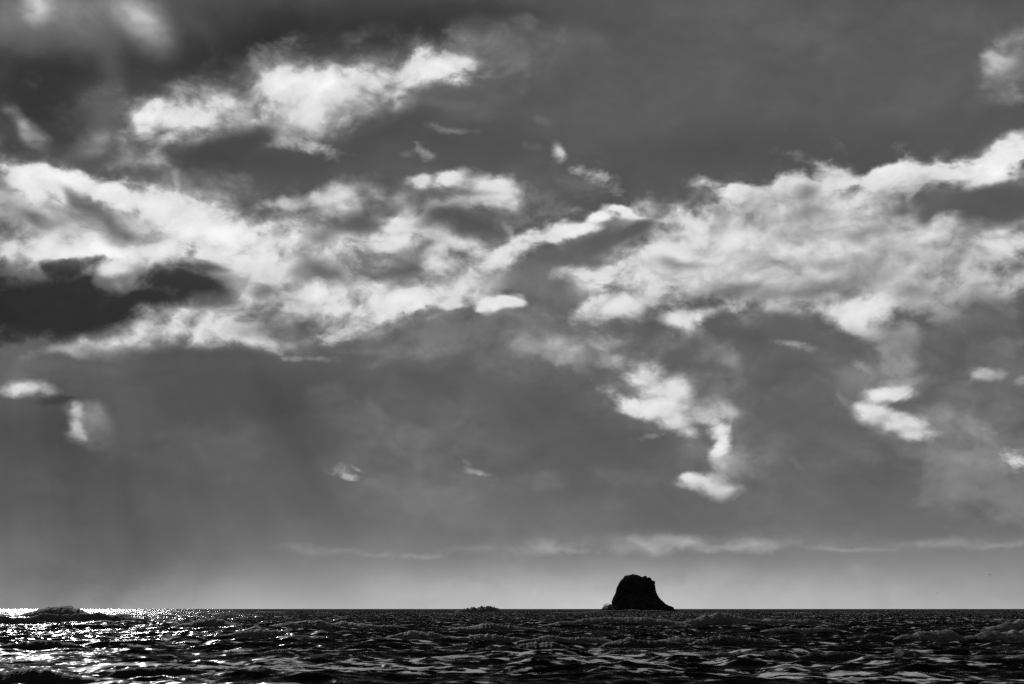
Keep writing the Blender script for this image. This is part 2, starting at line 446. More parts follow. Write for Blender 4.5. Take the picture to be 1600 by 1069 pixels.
    (815, 385, 46, 20, -16, .99, 1, .6, 1), (868, 368, 38, 12, -18, .99, 1, .6, 1), (906, 358, 32, 7, -10, .97, 1, .7, 1), (775, 405, 40, 22, -10, .92, 1, .8, 1), (938, 338, 18, 11, -30, .99, 1, .6, 1), (960, 325, 15, 8, 10, .98, 1, .6, 1), (982, 334, 14, 5, 35, .9, .95, .7, 1), (1012, 343, 34, 4, 8, .86, .95, .7, 1), (1060, 344, 40, 5, 0, .76, .9, .7, 1),
    (962, 350, 24, 9, 0, .46, .95, .8, 0), (985, 362, 40, 13, -15, .36, 1, .6, 0), (930, 382, 48, 18, -20, .36, 1, .6, 0), (865, 406, 60, 18, -18, .39, 1, .8, 0), (820, 428, 50, 20, -20, .46, .9, .9, 1), (890, 425, 60, 22, -15, .40, .95, .9, 1), (840, 460, 50, 22, 0, .44, .9, .9, 1), (880, 480, 60, 20, 0, .41, .9, .9, 1),
    (760, 480, 26, 12, -14, .90, 1, .5, 1), (795, 470, 26, 13, 5, .90, 1, .5, 1), (790, 490, 40, 7, -4, .50, .7, .9, 1), (790, 515, 100, 14, 0, .40, .7, .9, 1),
    # right bank
    (1020, 408, 70, 22, -20, .91, .95, .7, 1), (1080, 380, 70, 26, -15, .88, .95, .8, 1), (1160, 370, 90, 36, 0, .84, .95, .8, 1), (920, 427, 36, 11, -4, .76, .95, .7, 1), (965, 420, 30, 12, -14, .82, .9, .8, 1),
    (1165, 300, 30, 14, 0, .86, 1, .4, 1), (1195, 312, 40, 24, 10, .84, .95, .6, 1), (1240, 288, 36, 22, 0, .83, .95, .4, 1), (1310, 278, 44, 20, -4, .85, .95, .4, 1), (1385, 276, 50, 18, 0, .86, .95, .4, 1), (1435, 285, 34, 20, -20, .88, .95, .5, 1), (1300, 320, 120, 30, 0, .80, .9, .8, 1),
    (1575, 240, 56, 26, -32, .93, 1, .5, 1), (1530, 268, 50, 15, -10, .90, 1, .6, 1), (1480, 275, 40, 14, 0, .86, 1, .6, 1), (1540, 283, 70, 9, -4, .80, .95, .8, 1), (1540, 238, 40, 14, -25, .52, .7, .9, 2),
    (1262, 300, 16, 14, 0, .52, .8, .8, 1), (1280, 330, 30, 6, 0, .60, .6, .9, 1), (1380, 300, 22, 16, 0, .66, .6, .9, 1), (1150, 335, 40, 12, 0, .74, .5, .9, 1),
    (1535, 318, 100, 28, -3, .35, 1, .4, 0), (1465, 312, 30, 20, 0, .38, .95, .7, 0), (1455, 335, 36, 16, -10, .37, .95, .6, 1), (1570, 340, 50, 16, 0, .355, .9, .7, 1), (1412, 330, 18, 9, 0, .42, .9, .8, 1),
    (1475, 358, 30, 20, 0, .80, .95, .5, 1), (1520, 362, 22, 14, 0, .58, .8, .8, 2), (1390, 352, 44, 10, 0, .76, .7, .9, 1), (1575, 385, 60, 24, -12, .88, .95, .7, 1), (1500, 400, 70, 24, 0, .76, .85, .9, 1), (1500, 392, 14, 12, 0, .55, .7, .9, 1),
    (1350, 365, 38, 10, -6, .50, .85, .9, 1), (1220, 345, 70, 7, 0, .68, .6, .9, 1), (1240, 392, 60, 10, 4, .86, .7, .9, 1), (1060, 413, 44, 9, -4, .56, .85, .9, 1), (1030, 440, 40, 5, 0, .68, .7, .9, 1), (1100, 395, 40, 8, 0, .66, .5, .9, 1),
    (990, 472, 76, 20, -10, .90, .95, .7, 1), (930, 473, 24, 9, -10, .84, .9, .7, 1), (1060, 495, 60, 13, 3, .82, .95, .7, 1), (1110, 485, 50, 12, 0, .78, .9, .8, 1), (1150, 452, 50, 14, -4, .52, .85, .9, 1), (1090, 450, 60, 13, -14, .82, .7, .9, 1), (1160, 425, 60, 12, 4, .84, .7, .9, 1),
    (1280, 455, 80, 11, -5, .44, .95, .9, 1), (1210, 440, 50, 12, 12, .82, .7, .9, 1), (1330, 440, 60, 12, -14, .55, .7, .9, 1), (1290, 415, 60, 10, 8, .62, .6, .9, 1), (1400, 410, 50, 30, 0, .78, .7, 1., 1), (1425, 460, 26, 18, 0, .48, .85, .9, 1), (1370, 470, 40, 12, 0, .70, .7, .9, 1), (1470, 460, 26, 14, 0, .62, .7, .9, 1),
    (1592, 415, 26, 8, 15, .40, .9, .9, 1), (1590, 438, 26, 10, 0, .74, .7, .9, 1), (1540, 490, 60, 32, 0, .43, .95, .9, 1), (1530, 455, 20, 20, 0, .55, .7, .9, 1), (1560, 440, 30, 8, 0, .72, .6, .9, 1),
    (1220, 480, 34, 12, -4, .82, .95, .7, 1), (1330, 485, 60, 24, 10, .84, .95, .8, 1), (1350, 515, 50, 20, 30, .78, .9, .8, 1), (1405, 540, 34, 40, 0, .70, .9, .9, 1), (1420, 525, 20, 16, 0, .84, .8, .9, 1), (1440, 480, 50, 16, 0, .66, .6, .9, 1), (1400, 510, 12, 8, 0, .45, .7, .9, 1),
    (1390, 600, 110, 80, 5, .52, .75, 1., 1), (1540, 600, 90, 60, 0, .48, .7, 1., 1), (1470, 540, 110, 40, 0, .50, .7, 1., 1),
    (1400, 600, 40, 30, 0, .66, .85, 1., 1), (1395, 615, 36, 11, -4, .84, .9, .8, 1), (1385, 655, 46, 16, 8, .84, .95, .7, 1), (1425, 670, 28, 14, 20, .88, .95, .6, 1), (1320, 630, 22, 10, 40, .62, .85, .8, 2), (1350, 575, 18, 9, 40, .60, .8, .8, 2), (1330, 600, 30, 24, 0, .5, .7, .9, 1), (1350, 665, 24, 12, 30, .38, .7, .9, 1),
    (1360, 690, 40, 12, 20, .38, .7, .9, 1), (1170, 525, 80, 24, -8, .345, .95, .8, 1), (1230, 505, 50, 18, 10, .36, .9, .8, 1), (1265, 520, 30, 18, 20, .37, .9, .9, 1), (1200, 560, 70, 20, 0, .38, .7, .9, 1),
    (1538, 586, 24, 16, -5, .76, .95, .6, 1), (1238, 538, 22, 6, 10, .60, .9, .8, 2), (1265, 545, 16, 6, 0, .5, .7, .8, 2), (1585, 722, 20, 10, 10, .82, .95, .6, 2), (1598, 595, 10, 8, 0, .62, .9, .7, 1), (1480, 672, 60, 16, 8, .55, .6, .8, 1), (1540, 690, 26, 14, 20, .57, .7, .7, 1),
    # tail that hangs below the band, grey mist round it first
    (1040, 610, 120, 60, 18, .50, .75, 1., 1), (1120, 610, 70, 60, 0, .47, .7, 1., 1), (1145, 720, 80, 56, 10, .48, .75, 1., 1), (900, 545, 120, 40, 8, .50, .7, 1., 1),
    (900, 545, 80, 24, 6, .64, .9, .9, 1), (945, 535, 40, 16, 0, .80, .9, .8, 1), (880, 565, 30, 12, 20, .62, .8, .8, 2), (955, 560, 26, 12, 20, .76, .8, .8, 1), (930, 578, 26, 7, 8, .40, .8, .8, 2), (830, 540, 40, 14, 20, .55, .7, .9, 2),
    (1015, 600, 40, 24, 10, .88, 1, .7, 1), (1050, 610, 36, 26, 0, .82, .95, .8, 1), (975, 630, 36, 9, 38, .74, .9, .7, 2), (1030, 640, 60, 14, 8, .86, .95, .7, 1), (950, 605, 12, 7, 20, .55, .8, .7, 2), (1060, 665, 24, 14, 20, .78, .95, .7, 1), (1015, 682, 22, 5, -6, .62, .8, .6, 2), (1000, 665, 30, 8, 20, .46, .6, .9, 2), (1090, 645, 40, 14, 0, .66, .85, .9, 1), (980, 612, 26, 8, 20, .42, .7, .8, 2),
    (1110, 570, 30, 24, 0, .52, .8, 1., 1), (1150, 580, 12, 20, 0, .58, .7, 1., 1), (1095, 590, 12, 16, 0, .4, .6, .9, 1), (1135, 640, 24, 14, 20, .68, .85, .9, 1),
    (1122, 675, 14, 16, -20, .95, 1, .7, 1), (1124, 700, 13, 26, 6, .90, 1, .7, 1), (1132, 728, 20, 16, 20, .78, .9, .9, 1), (1165, 735, 40, 20, 28, .60, .8, 1., 1), (1100, 752, 38, 14, 14, .92, 1, .6, 1), (1135, 765, 44, 13, 2, .90, 1, .7, 1), (1075, 745, 16, 9, 0, .95, .9, .7, 1), (1125, 752, 18, 5, 20, .66, .7, .9, 2),
    (534, 736, 18, 9, 14, .60, .9, .8, 2), (545, 744, 14, 5, 10, .78, .9, .7, 2), (560, 735, 8, 4, 30, .72, .9, .7, 2), (585, 755, 26, 5, 28, .46, .7, .9, 2), (728, 722, 8, 4, 50, .6, .8, .8, 2), (750, 740, 20, 6, 12, .70, .95, .8, 2), (735, 735, 12, 4, 35, .62, .8, .8, 2), (750, 748, 24, 4, 0, .5, .6, .9, 2), (1246, 728, 16, 7, 55, .49, .7, 1., 1),
    # faint towers in the shade
    (175, 664, 62, 42, 0, .37, .95, .6, 1), (152, 658, 40, 30, 0, .46, .95, .7, 1), (140, 655, 26, 26, 0, .56, .85, .9, 1), (215, 668, 44, 36, 20, .35, .95, .5, 1), (182, 640, 20, 16, 0, .35, .9, .6, 1), (250, 660, 24, 18, 0, .345, .9, .5, 1), (285, 695, 50, 36, 10, .365, .95, .5, 1), (360, 705, 56, 44, 10, .38, .9, .6, 1), (330, 670, 26, 20, 0, .36, .8, .6, 1), (300, 725, 90, 24, 0, .37, .6, .9, 1), (120, 660, 12, 24, -8, .80, 1, .8, 1), (120, 640, 7, 12, 0, .74, .9, .8, 1), (126, 680, 6, 12, -30, .7, .8, .8, 1),
    (520, 632, 36, 26, 0, .41, .85, .5, 1), (570, 658, 44, 30, 25, .43, .85, .5, 1), (640, 705, 50, 34, 35, .45, .85, .5, 1), (850, 750, 36, 14, 8, .46, .75, .7, 1), (815, 745, 20, 8, 0, .44, .6, .8, 1), (960, 745, 36, 11, 3, .43, .7, .6, 1), (1010, 748, 30, 9, 0, .44, .7, .7, 1), (378, 745, 34, 8, 0, .41, .6, .8, 2), (60, 765, 70, 12, 5, .38, .6, .9, 1),
    (1290, 650, 90, 50, 10, .385, .7, .8, 1), (1210, 760, 110, 26, 0, .39, .6, .9, 1), (1490, 712, 70, 26, 12, .51, .7, .7, 1), (1540, 708, 50, 26, 10, .55, .8, .6, 1), (1395, 617, 36, 12, -4, .86, .95, .7, 1), (1375, 650, 40, 14, 10, .84, .95, .7, 1), (1422, 668, 30, 14, 22, .90, 1, .6, 1), (1400, 575, 24, 30, 0, .66, .8, .9, 1), (1540, 586, 24, 16, -5, .74, .95, .7, 1), (1586, 722, 22, 12, 10, .82, .95, .7, 2), (1500, 760, 90, 26, 6, .48, .6, .8, 1), (1580, 770, 50, 24, 0, .5, .6, .8, 1),
    (470, 680, 60, 40, 10, .335, .7, .7, 1), (430, 640, 60, 24, 0, .31, .7, .8, 1), (700, 660, 60, 30, 20, .41, .6, .7, 1), (760, 700, 60, 30, 10, .42, .6, .7, 1), (870, 700, 80, 26, 0, .37, .6, .8, 1), (700, 770, 90, 22, 10, .44, .6, .8, 1), (930, 790, 110, 18, 0, .43, .5, .9, 1), (90, 720, 70, 26, 10, .33, .8, .7, 1), (30, 740, 50, 24, 0, .35, .8, .7, 1), (190, 740, 70, 24, 0, .34, .7, .8, 1),
    # low bars over the horizon
    (1050, 848, 330, 14, 1, .52, .7, 1., 1), (1480, 852, 160, 12, 0, .52, .6, 1., 1), (560, 864, 140, 8, 3, .50, .6, 1., 1),
    (540, 862, 70, 6, 4, .56, .8, 1., 1), (655, 870, 36, 4, 2, .60, .85, .9, 2), (590, 868, 34, 4, 2, .58, .7, .9, 2), (850, 858, 48, 12, 2, .67, .9, 1., 1), (900, 861, 34, 5, 0, .60, .7, .9, 2), (1010, 852, 44, 10, 4, .70, .9, 1., 1), (1075, 847, 62, 10, 4, .70, .9, 1., 1), (1170, 853, 76, 7, 2, .67, .85, 1., 1),
    (1320, 859, 70, 4, 0, .60, .7, 1., 1), (1470, 849, 60, 6, 0, .60, .7, 1., 1), (1560, 853, 60, 6, 2, .62, .8, 1., 1), (740, 857, 60, 4, -3, .55, .6, 1., 1),
]
TS, TW = Turned(SP, 20), Turned(WP, 10)
for v in VEILS:
    TS.get(v[4])
for v in CLOUDS:
    TW.get(v[4])
T = lay(T, VEILS, TS)
T = lay(T, CLOUDS, TW)

T = M('MULTIPLY_ADD', rays, 0.10, T)
# billow relief, stronger where cloud is lit
lit = MR(T, 0.34, 0.75, 0.06, 1.0, smooth=False)
lit = M('MULTIPLY', lit, MR(elv, 60.0, 260.0, 0.08, 1.0))
T = M('MULTIPLY_ADD', M('MULTIPLY', relief, lit), 0.54, T)
T = M('MULTIPLY_ADD', M('MULTIPLY', M('MAXIMUM', M('SUBTRACT', T, 0.36), 0.0), M('MAXIMUM', M('SUBTRACT', 0.88, T), 0.0)), MR(elv, 90.0, 260.0, 0.0, -0.45), T)   # steeper mid-tones, as in the print
T = M('MULTIPLY_ADD', M('MAXIMUM', M('SUBTRACT', T, 0.84), 0.0), -0.5, T)      # film shoulder
T = M('MAXIMUM', T, 0.02)
rad = M('MULTIPLY', M('POWER', T, 2.2), 1.0 / STR)
# below the horizon the dome goes on as plain sea air
cb = N(nt, 'ShaderNodeCombineColor')
for i in range(3):
    L.new(rad, cb.inputs[i])
bg = N(nt, 'ShaderNodeBackground')
L.new(cb.outputs[0], bg.inputs[0])
bg.inputs[1].default_value = STR
wo = N(nt, 'ShaderNodeOutputWorld')
L.new(bg.outputs[0], wo.inputs[0])
#SKY_END

# ------------------------------------------------------------------ helpers for meshes
C = scene.collection
rng = np.random.default_rng(11)
random.seed(5)


def mesh_grid(name, X, Y, Z, mat, attrs=None, smooth=True):
    r, c = X.shape
    co = np.stack([X, Y, Z], -1).reshape(-1, 3).astype(np.float32)
    idx = np.arange(r * c, dtype=np.int32).reshape(r, c)
    q = np.stack([idx[:-1, :-1], idx[:-1, 1:], idx[1:, 1:], idx[1:, :-1]], -1).reshape(-1, 4)
    me = bpy.data.meshes.new(name)
    me.vertices.add(len(co)); me.vertices.foreach_set('co', co.ravel())
    me.loops.add(q.size); me.loops.foreach_set('vertex_index', q.ravel())
    me.polygons.add(len(q)); me.polygons.foreach_set('loop_start', np.arange(0, q.size, 4, dtype=np.int32))
    me.polygons.foreach_set('use_smooth', np.full(len(q), smooth))
    me.update(calc_edges=True)
    for k, v in (attrs or {}).items():
        a = me.attributes.new(k, 'FLOAT', 'POINT')
        a.data.foreach_set('value', v.ravel().astype(np.float32))
    me.materials.append(mat)
    o = bpy.data.objects.new(name, me)
    C.objects.link(o)
    return o


def tag(o, label=None, cat=None, group=None, kind=None):
    if label: o['label'] = label
    if cat: o['category'] = cat
    if group: o['group'] = group
    if kind: o['kind'] = kind
    return o


_perm = rng.permutation(4096).astype(np.int64)
_val = rng.random(4096) * 2 - 1


def vnoise(x, y, z=0.0):
    """smooth value noise, -1..1"""
    x, y, z = np.broadcast_arrays(np.asarray(x, float), np.asarray(y, float), np.asarray(z, float))
    xi, yi, zi = np.floor(x).astype(np.int64), np.floor(y).astype(np.int64), np.floor(z).astype(np.int64)
    fx, fy, fz = x - xi, y - yi, z - zi
    fx, fy, fz = [f * f * (3 - 2 * f) for f in (fx, fy, fz)]

    def h(i, j, k):
        return _val[(_perm[(_perm[(_perm[i & 4095] + j) & 4095] + k) & 4095])]
    r = 0
    for dx, wx in ((0, 1 - fx), (1, fx)):
        for dy, wy in ((0, 1 - fy), (1, fy)):
            for dz, wz in ((0, 1 - fz), (1, fz)):
                r = r + wx * wy * wz * h(xi + dx, yi + dy, zi + dz)
    return r


def fbm(x, y, z=0.0, octs=5, gain=0.5):
    s, a, f, t = 0, 1.0, 1.0, 0.0
    for i in range(octs):
        s = s + a * vnoise(x * f + 17.3 * i, y * f - 9.1 * i, z * f + 3.7 * i)
        t += a; a *= gain; f *= 2.03
    return s / t


def material(name):
    m = bpy.data.materials.new(name)
    m.use_nodes = True
    t = m.node_tree
    p = t.nodes['Principled BSDF']
    return m, t, p


def grey(v):
    return (v, v, v, 1)


# ------------------------------------------------------------------ materials
def ripple_normal(t, amount, scale, vec, lean=0.0):
    """surface normal rocked by wind ripples; does not fade with distance, so far water still glitters"""
    geo = N(t, 'ShaderNodeNewGeometry')
    n1 = NOISE(vec, scale, 5.0, 0.6, tree=t)
    d1 = VM('SUBTRACT', n1.outputs['Color'], (0.5, 0.5, 0.5), tree=t)
    d1 = VM('MULTIPLY', d1, (1.0, 1.0, 0.0), tree=t)
    n2 = NOISE(vec, scale * 0.17, 2.0, 0.5, tree=t)
    d2 = VM('SUBTRACT', n2.outputs['Color'], (0.5, 0.5, 0.5), tree=t)
    d2 = VM('MULTIPLY', d2, (0.5, 0.5, 0.0), tree=t)
    s = VM('ADD', geo.outputs['Normal'], VM('SCALE', VM('ADD', d1, d2, tree=t), amount, tree=t), tree=t)
    s = VM('ADD', s, VM('SCALE', (0.0, -1.0, 0.0), lean, tree=t), tree=t)      # wavelets lean towards the shore
    return VM('NORMALIZE', s, tree=t)


def sea_material():
    m, t, p = material('sea_water')
    geo = N(t, 'ShaderNodeNewGeometry')
    pos = geo.outputs['Position']
    at = N(t, 'ShaderNodeAttribute', attribute_name='foam')
    sh = N(t, 'ShaderNodeAttribute', attribute_name='shallow')
    big = NOISE(VM('MULTIPLY', pos, (0.45, 1.0, 1.0), tree=t), 0.06, 3.0, 0.5, tree=t).outputs[0]
    mid = NOISE(VM('MULTIPLY', pos, (0.45, 1.0, 1.0), tree=t), 1.0, 5.0, 0.6, dist=0.4, tree=t).outputs[0]
    patch = MR(big, 0.46, 0.60, 0.0, 1.0, tree=t)
    # slicks of backwash that lie flat and mirror the low sky
    drive = M('MULTIPLY_ADD', M('MULTIPLY', patch, sh.outputs['Fac'], tree=t), 0.13, mid, tree=t)
    slick = MR(drive, 0.57, 0.66, 0.0, 1.0, tree=t)
    att = MR(M('MULTIPLY_ADD', M('SUBTRACT', mid, 0.5, tree=t), 2.2, at.outputs['Fac'], tree=t), 0.35, 0.9, 0.0, 1.0, tree=t)
    mix = N(t, 'ShaderNodeMix', data_type='RGBA')
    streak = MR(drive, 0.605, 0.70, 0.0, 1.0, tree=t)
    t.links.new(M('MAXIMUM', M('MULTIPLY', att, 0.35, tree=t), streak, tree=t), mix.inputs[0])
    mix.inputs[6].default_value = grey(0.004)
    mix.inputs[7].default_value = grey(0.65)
    t.links.new(mix.outputs[2], p.inputs['Base Color'])
    t.links.new(M('MAXIMUM', MR(att, 0, 1, 0.0, 0.6, tree=t), MR(sh.outputs['Fac'], 0.0, 0.9, 0.13, 0.20, tree=t), tree=t), p.inputs['Roughness'])
    p.inputs['IOR'].default_value = 1.33
    t.links.new(M('MULTIPLY', MR(slick, 0, 1, 0.06, 0.4, tree=t), MR(sh.outputs['Fac'], 0.2, 0.7, 1.0, 0.12, tree=t), tree=t), p.inputs['Specular IOR Level'])
    t.links.new(ripple_normal(t, M('MULTIPLY', MR(slick, 0, 1, 1.0, 0.15, tree=t), MR(sh.outputs['Fac'], 0.25, 0.9, 1.0, 0.75, tree=t), tree=t), 1.3, pos, M('MULTIPLY', MR(slick, 0, 1, 0.34, 0.0, tree=t), MR(sh.outputs['Fac'], 0.25, 0.9, 1.0, 0.3, tree=t), tree=t)), p.inputs['Normal'])
    return m


def foam_material(name, lo, hi):
    m, t, p = material(name)
    geo = N(t, 'ShaderNodeNewGeometry')
    pos = geo.outputs['Position']
    n = NOISE(VM('MULTIPLY', pos, (1.0, 0.5, 0.4), tree=t), 0.9, 6.0, 0.6, dist=0.8, tree=t).outputs[0]
    n2 = NOISE(pos, 0.15, 2.0, 0.5, tree=t).outputs[0]
    f = MR(M('ADD', n, M('MULTIPLY', M('SUBTRACT', n2, 0.5, tree=t), 0.8, tree=t), tree=t), 0.35, 0.70, 0.0, 1.0, tree=t)
    cr = N(t, 'ShaderNodeAttribute', attribute_name='crest')
    f = M('MULTIPLY', f, cr.outputs['Fac'], tree=t)
    mix = N(t, 'ShaderNodeMix', data_type='RGBA')
    t.links.new(f, mix.inputs[0])
    mix.inputs[6].default_value = grey(lo)
    mix.inputs[7].default_value = grey(hi)
    t.links.new(mix.outputs[2], p.inputs['Base Color'])
    p.inputs['Roughness'].default_value = 0.75
    p.inputs['Specular IOR Level'].default_value = 0.15
    t.links.new(ripple_normal(t, 0.25, 1.2, pos), p.inputs['Normal'])
    return m


MAT_SEA = sea_material()
MAT_FOAM = foam_material('surf_foam', 0.04, 0.16)
MAT_SWELL = foam_material('dark_swell_water', 0.008, 0.04)


def rock_material():
    m, t, p = material('dark_rock')
    geo = N(t, 'ShaderNodeNewGeometry')
    pos = geo.outputs['Position']
    n = NOISE(VM('MULTIPLY', pos, (1, 1, 2.2), tree=t), 0.12, 8.0, 0.6, tree=t).outputs[0]
    mix = N(t, 'ShaderNodeMix', data_type='RGBA')
    t.links.new(MR(n, 0.35, 0.7, 0, 1, tree=t), mix.inputs[0])
    mix.inputs[6].default_value = grey(0.008)
    mix.inputs[7].default_value = grey(0.022)
    t.links.new(mix.outputs[2], p.inputs['Base Color'])
    p.inputs['Roughness'].default_value = 1.0
    p.inputs['Specular IOR Level'].default_value = 0.0
    return m


MAT_ROCK = rock_material()

# ------------------------------------------------------------------ the sea: one sheet from the surf to the horizon, driven by summed swell and wind waves
cols, rows = 760, 1500
azs = np.linspace(math.radians(-27), math.radians(27), cols)
step = np.linspace(0, 1, rows)
# radial rows: dense in the surf, coarse towards the horizon
r0, r1, r2 = 36.0, 2600.0, 60000.0
ds = np.concatenate([r0 * (r1 / r0) ** np.linspace(0, 1, rows - 60, endpoint=False), r1 * (r2 / r1) ** np.linspace(0, 1, 60)])
A, D = np.meshgrid(azs, ds)
SX, SY = D * np.sin(A), D * np.cos(A)
spacing = np.maximum(D * (azs[1] - azs[0]), np.gradient(ds)[:, None])
Z = np.zeros_like(SX); DX = np.zeros_like(SX); DY = np.zeros_like(SX)
near = ds < 5000
nr = int(near.sum())
for i in range(110):
    lam = 0.9 * (45 / 0.9) ** (i / 109.0) * rng.uniform(0.9, 1.1)
    spread = math.radians(38 if lam < 25 else 16)
    th = rng.normal(0, spread) + math.radians(6)
    kx, ky = math.sin(th) * 2 * math.pi / lam, -math.cos(th) * 2 * math.pi / lam
    k = 2 * math.pi / lam
    amp = 0.052 / k * (1.0 if lam < 6 else (6 / lam) ** 0.66)
    fade = np.clip((lam / spacing[:nr] - 2.2) / 2.5, 0, 1)
    ph = kx * SX[:nr] + ky * SY[:nr] + rng.uniform(0, 2 * math.pi)
    a = amp * fade
    Z[:nr] += a * np.cos(ph)
    s = -0.85 * a * np.sin(ph)
    DX[:nr] += s * kx / k
    DY[:nr] += s * ky / k
for lam, amp, dth in ((70, .28, .1), (95, .34, -.12), (130, .40, .03), (52, .2, -.2)):      # long swell farther out
    k = 2 * math.pi / lam
    out = np.clip((D[:nr] - 350) / 700, 0, 1)
    Z[:nr] += amp * out * np.clip((lam / spacing[:nr] - 2.2) / 2.5, 0, 1) * np.cos(k * (math.sin(dth) * SX[:nr] - math.cos(dth) * SY[:nr]) + 3 * fbm(SX[:nr] / 200, SY[:nr] / 200, lam, 2))
for lam, amp, dth in ((14, .11, .05), (19, .16, -.06), (27, .20, .02), (36, .20, -.03)):      # long-crested rows rolling in to the beach
    k = 2 * math.pi / lam
    row = np.clip((lam / spacing[:nr] - 2.2) / 2.5, 0, 1) * np.clip(0.75 + 1.1 * fbm(SX[:nr] / 45, SY[:nr] / 30, lam, 3), 0, 1.5)
    ph = k * (math.sin(dth) * SX[:nr] - math.cos(dth) * SY[:nr]) + 2.2 * fbm(SX[:nr] / 35, SY[:nr] / 35, lam, 2)
    Z[:nr] += amp * row * (np.exp(1.6 * (np.cos(ph) - 1)) * 2 - 0.8)
gust = 0.75 + 0.5 * fbm(SX[:nr] / 60, SY[:nr] / 40, 0.3, 2)
Z[:nr] *= gust
far = np.clip((4500 - D) / 3000, 0, 1)
Z *= far
foam_a = np.clip((Z - 0.45) * 1.2, 0, 1)
sea = mesh_grid('sea', SX + DX * far, SY + DY * far, Z, MAT_SEA, {'foam': foam_a, 'shallow': np.clip((230 - D) / 110, 0.25, 1) * np.clip((1500 - D) / 800, 0, 1)})
tag(sea, 'dark choppy sea reaching to the horizon', None, None, 'structure')


# ------------------------------------------------------------------ breaking waves and swells that stand up out of the chop
def breaker(name, xa, xb, ybase, ytop, label, mat=MAT_FOAM, rough=0.35, skew=0.0, peaks=None, seed=0, group='breaking waves', slope=1.0, ragged=0.0):
    """ridge of water between photo columns xa and xb; its foot stands on the sea at photo row ybase"""
    xm = 0.5 * (xa + xb)
    cx, cy = on_sea(xm, ybase)
    dist = math.hypot(cx, cy)
    px = dist / FPX                                           # metres per photo pixel there
    half = 0.62 * (xb - xa) * px
    H = (ybase - ytop) * px
    na = int(min(420, max(90, (xb - xa) * 1.6))); nb = 46
    u = np.linspace(-1, 1, na)
    v = np.linspace(0, 1, nb)
    U, V = np.meshgrid(u, v, indexing='ij')
    env = np.clip(1 - np.abs(U) ** 2, 0, 1) ** 1.3
    if peaks:
        env = env * sum(h * np.exp(-((U - c) / w) ** 2) for c, w, h in peaks)
    r1 = np.abs(fbm(U * half / (H * 4.5) + seed, seed * 3.1, 0, 3, 0.5))
    r2 = np.abs(fbm(U * half / (H * 1.1) + seed * 2, seed * 1.3, 2, 4, 0.6))
    env = env * (1.14 - 0.8 * r1 - 0.4 * r2)
    # cross-section: steep broken face towards the shore, rounded crest, long back
    face = 1.5 * H * slope
    back = 5.0 * H
    prof_y = np.where(V < 0.5, -face * (1 - V / 0.5) ** 1.2, back * ((V - 0.5) / 0.5) ** 1.5)
    prof_z = np.where(V < 0.5, np.sin(V / 0.5 * math.pi / 2) ** 0.75, np.cos((V - 0.5) / 0.5 * math.pi / 2) ** 1.3)
    h = H * env * prof_z
    X = cx + U * half
    Yl = fbm(U * half / (H * 9) + seed * 1.7, 2.2, 0, 3) * 5 * H + skew * U * half
    Y = cy + Yl + prof_y * (0.35 + 0.65 * np.clip(env, 0, 1.2)) + face
    n = fbm(X / (0.55 * H + .2) + seed, V * 9, seed, 5, 0.6)
    n2 = fbm(X / (0.16 * H + .1) + seed, V * 26, seed + 4, 3, 0.6)
    live = np.clip(h / H, 0, 1) ** 0.6
    zz = h + live * H * rough * (0.24 * n + 0.10 * n2 * np.exp(-((V - 0.5) / 0.16) ** 2))
    Y = Y + live * H * rough * (0.8 * n + 0.2 * n2)
    if ragged:
        crest = np.exp(-((V - 0.5) / 0.10) ** 2)
        zz = zz + crest * live * H * ragged * np.clip(fbm(X / (0.10 * H + .05), V * 3 + seed, 1.0, 3, 0.7) + 0.15, 0, 1)
    zz = zz - 0.35 * (1 - np.clip(h / (0.35 * H), 0, 1))
    o = mesh_grid(name, X, Y, zz, mat, {'crest': 0.25 + 0.9 * np.clip(1 - np.abs(V - 0.5 - 0.12 * n) / 0.3, 0, 1)})
    tag(o, label, 'wave', group)
    return o


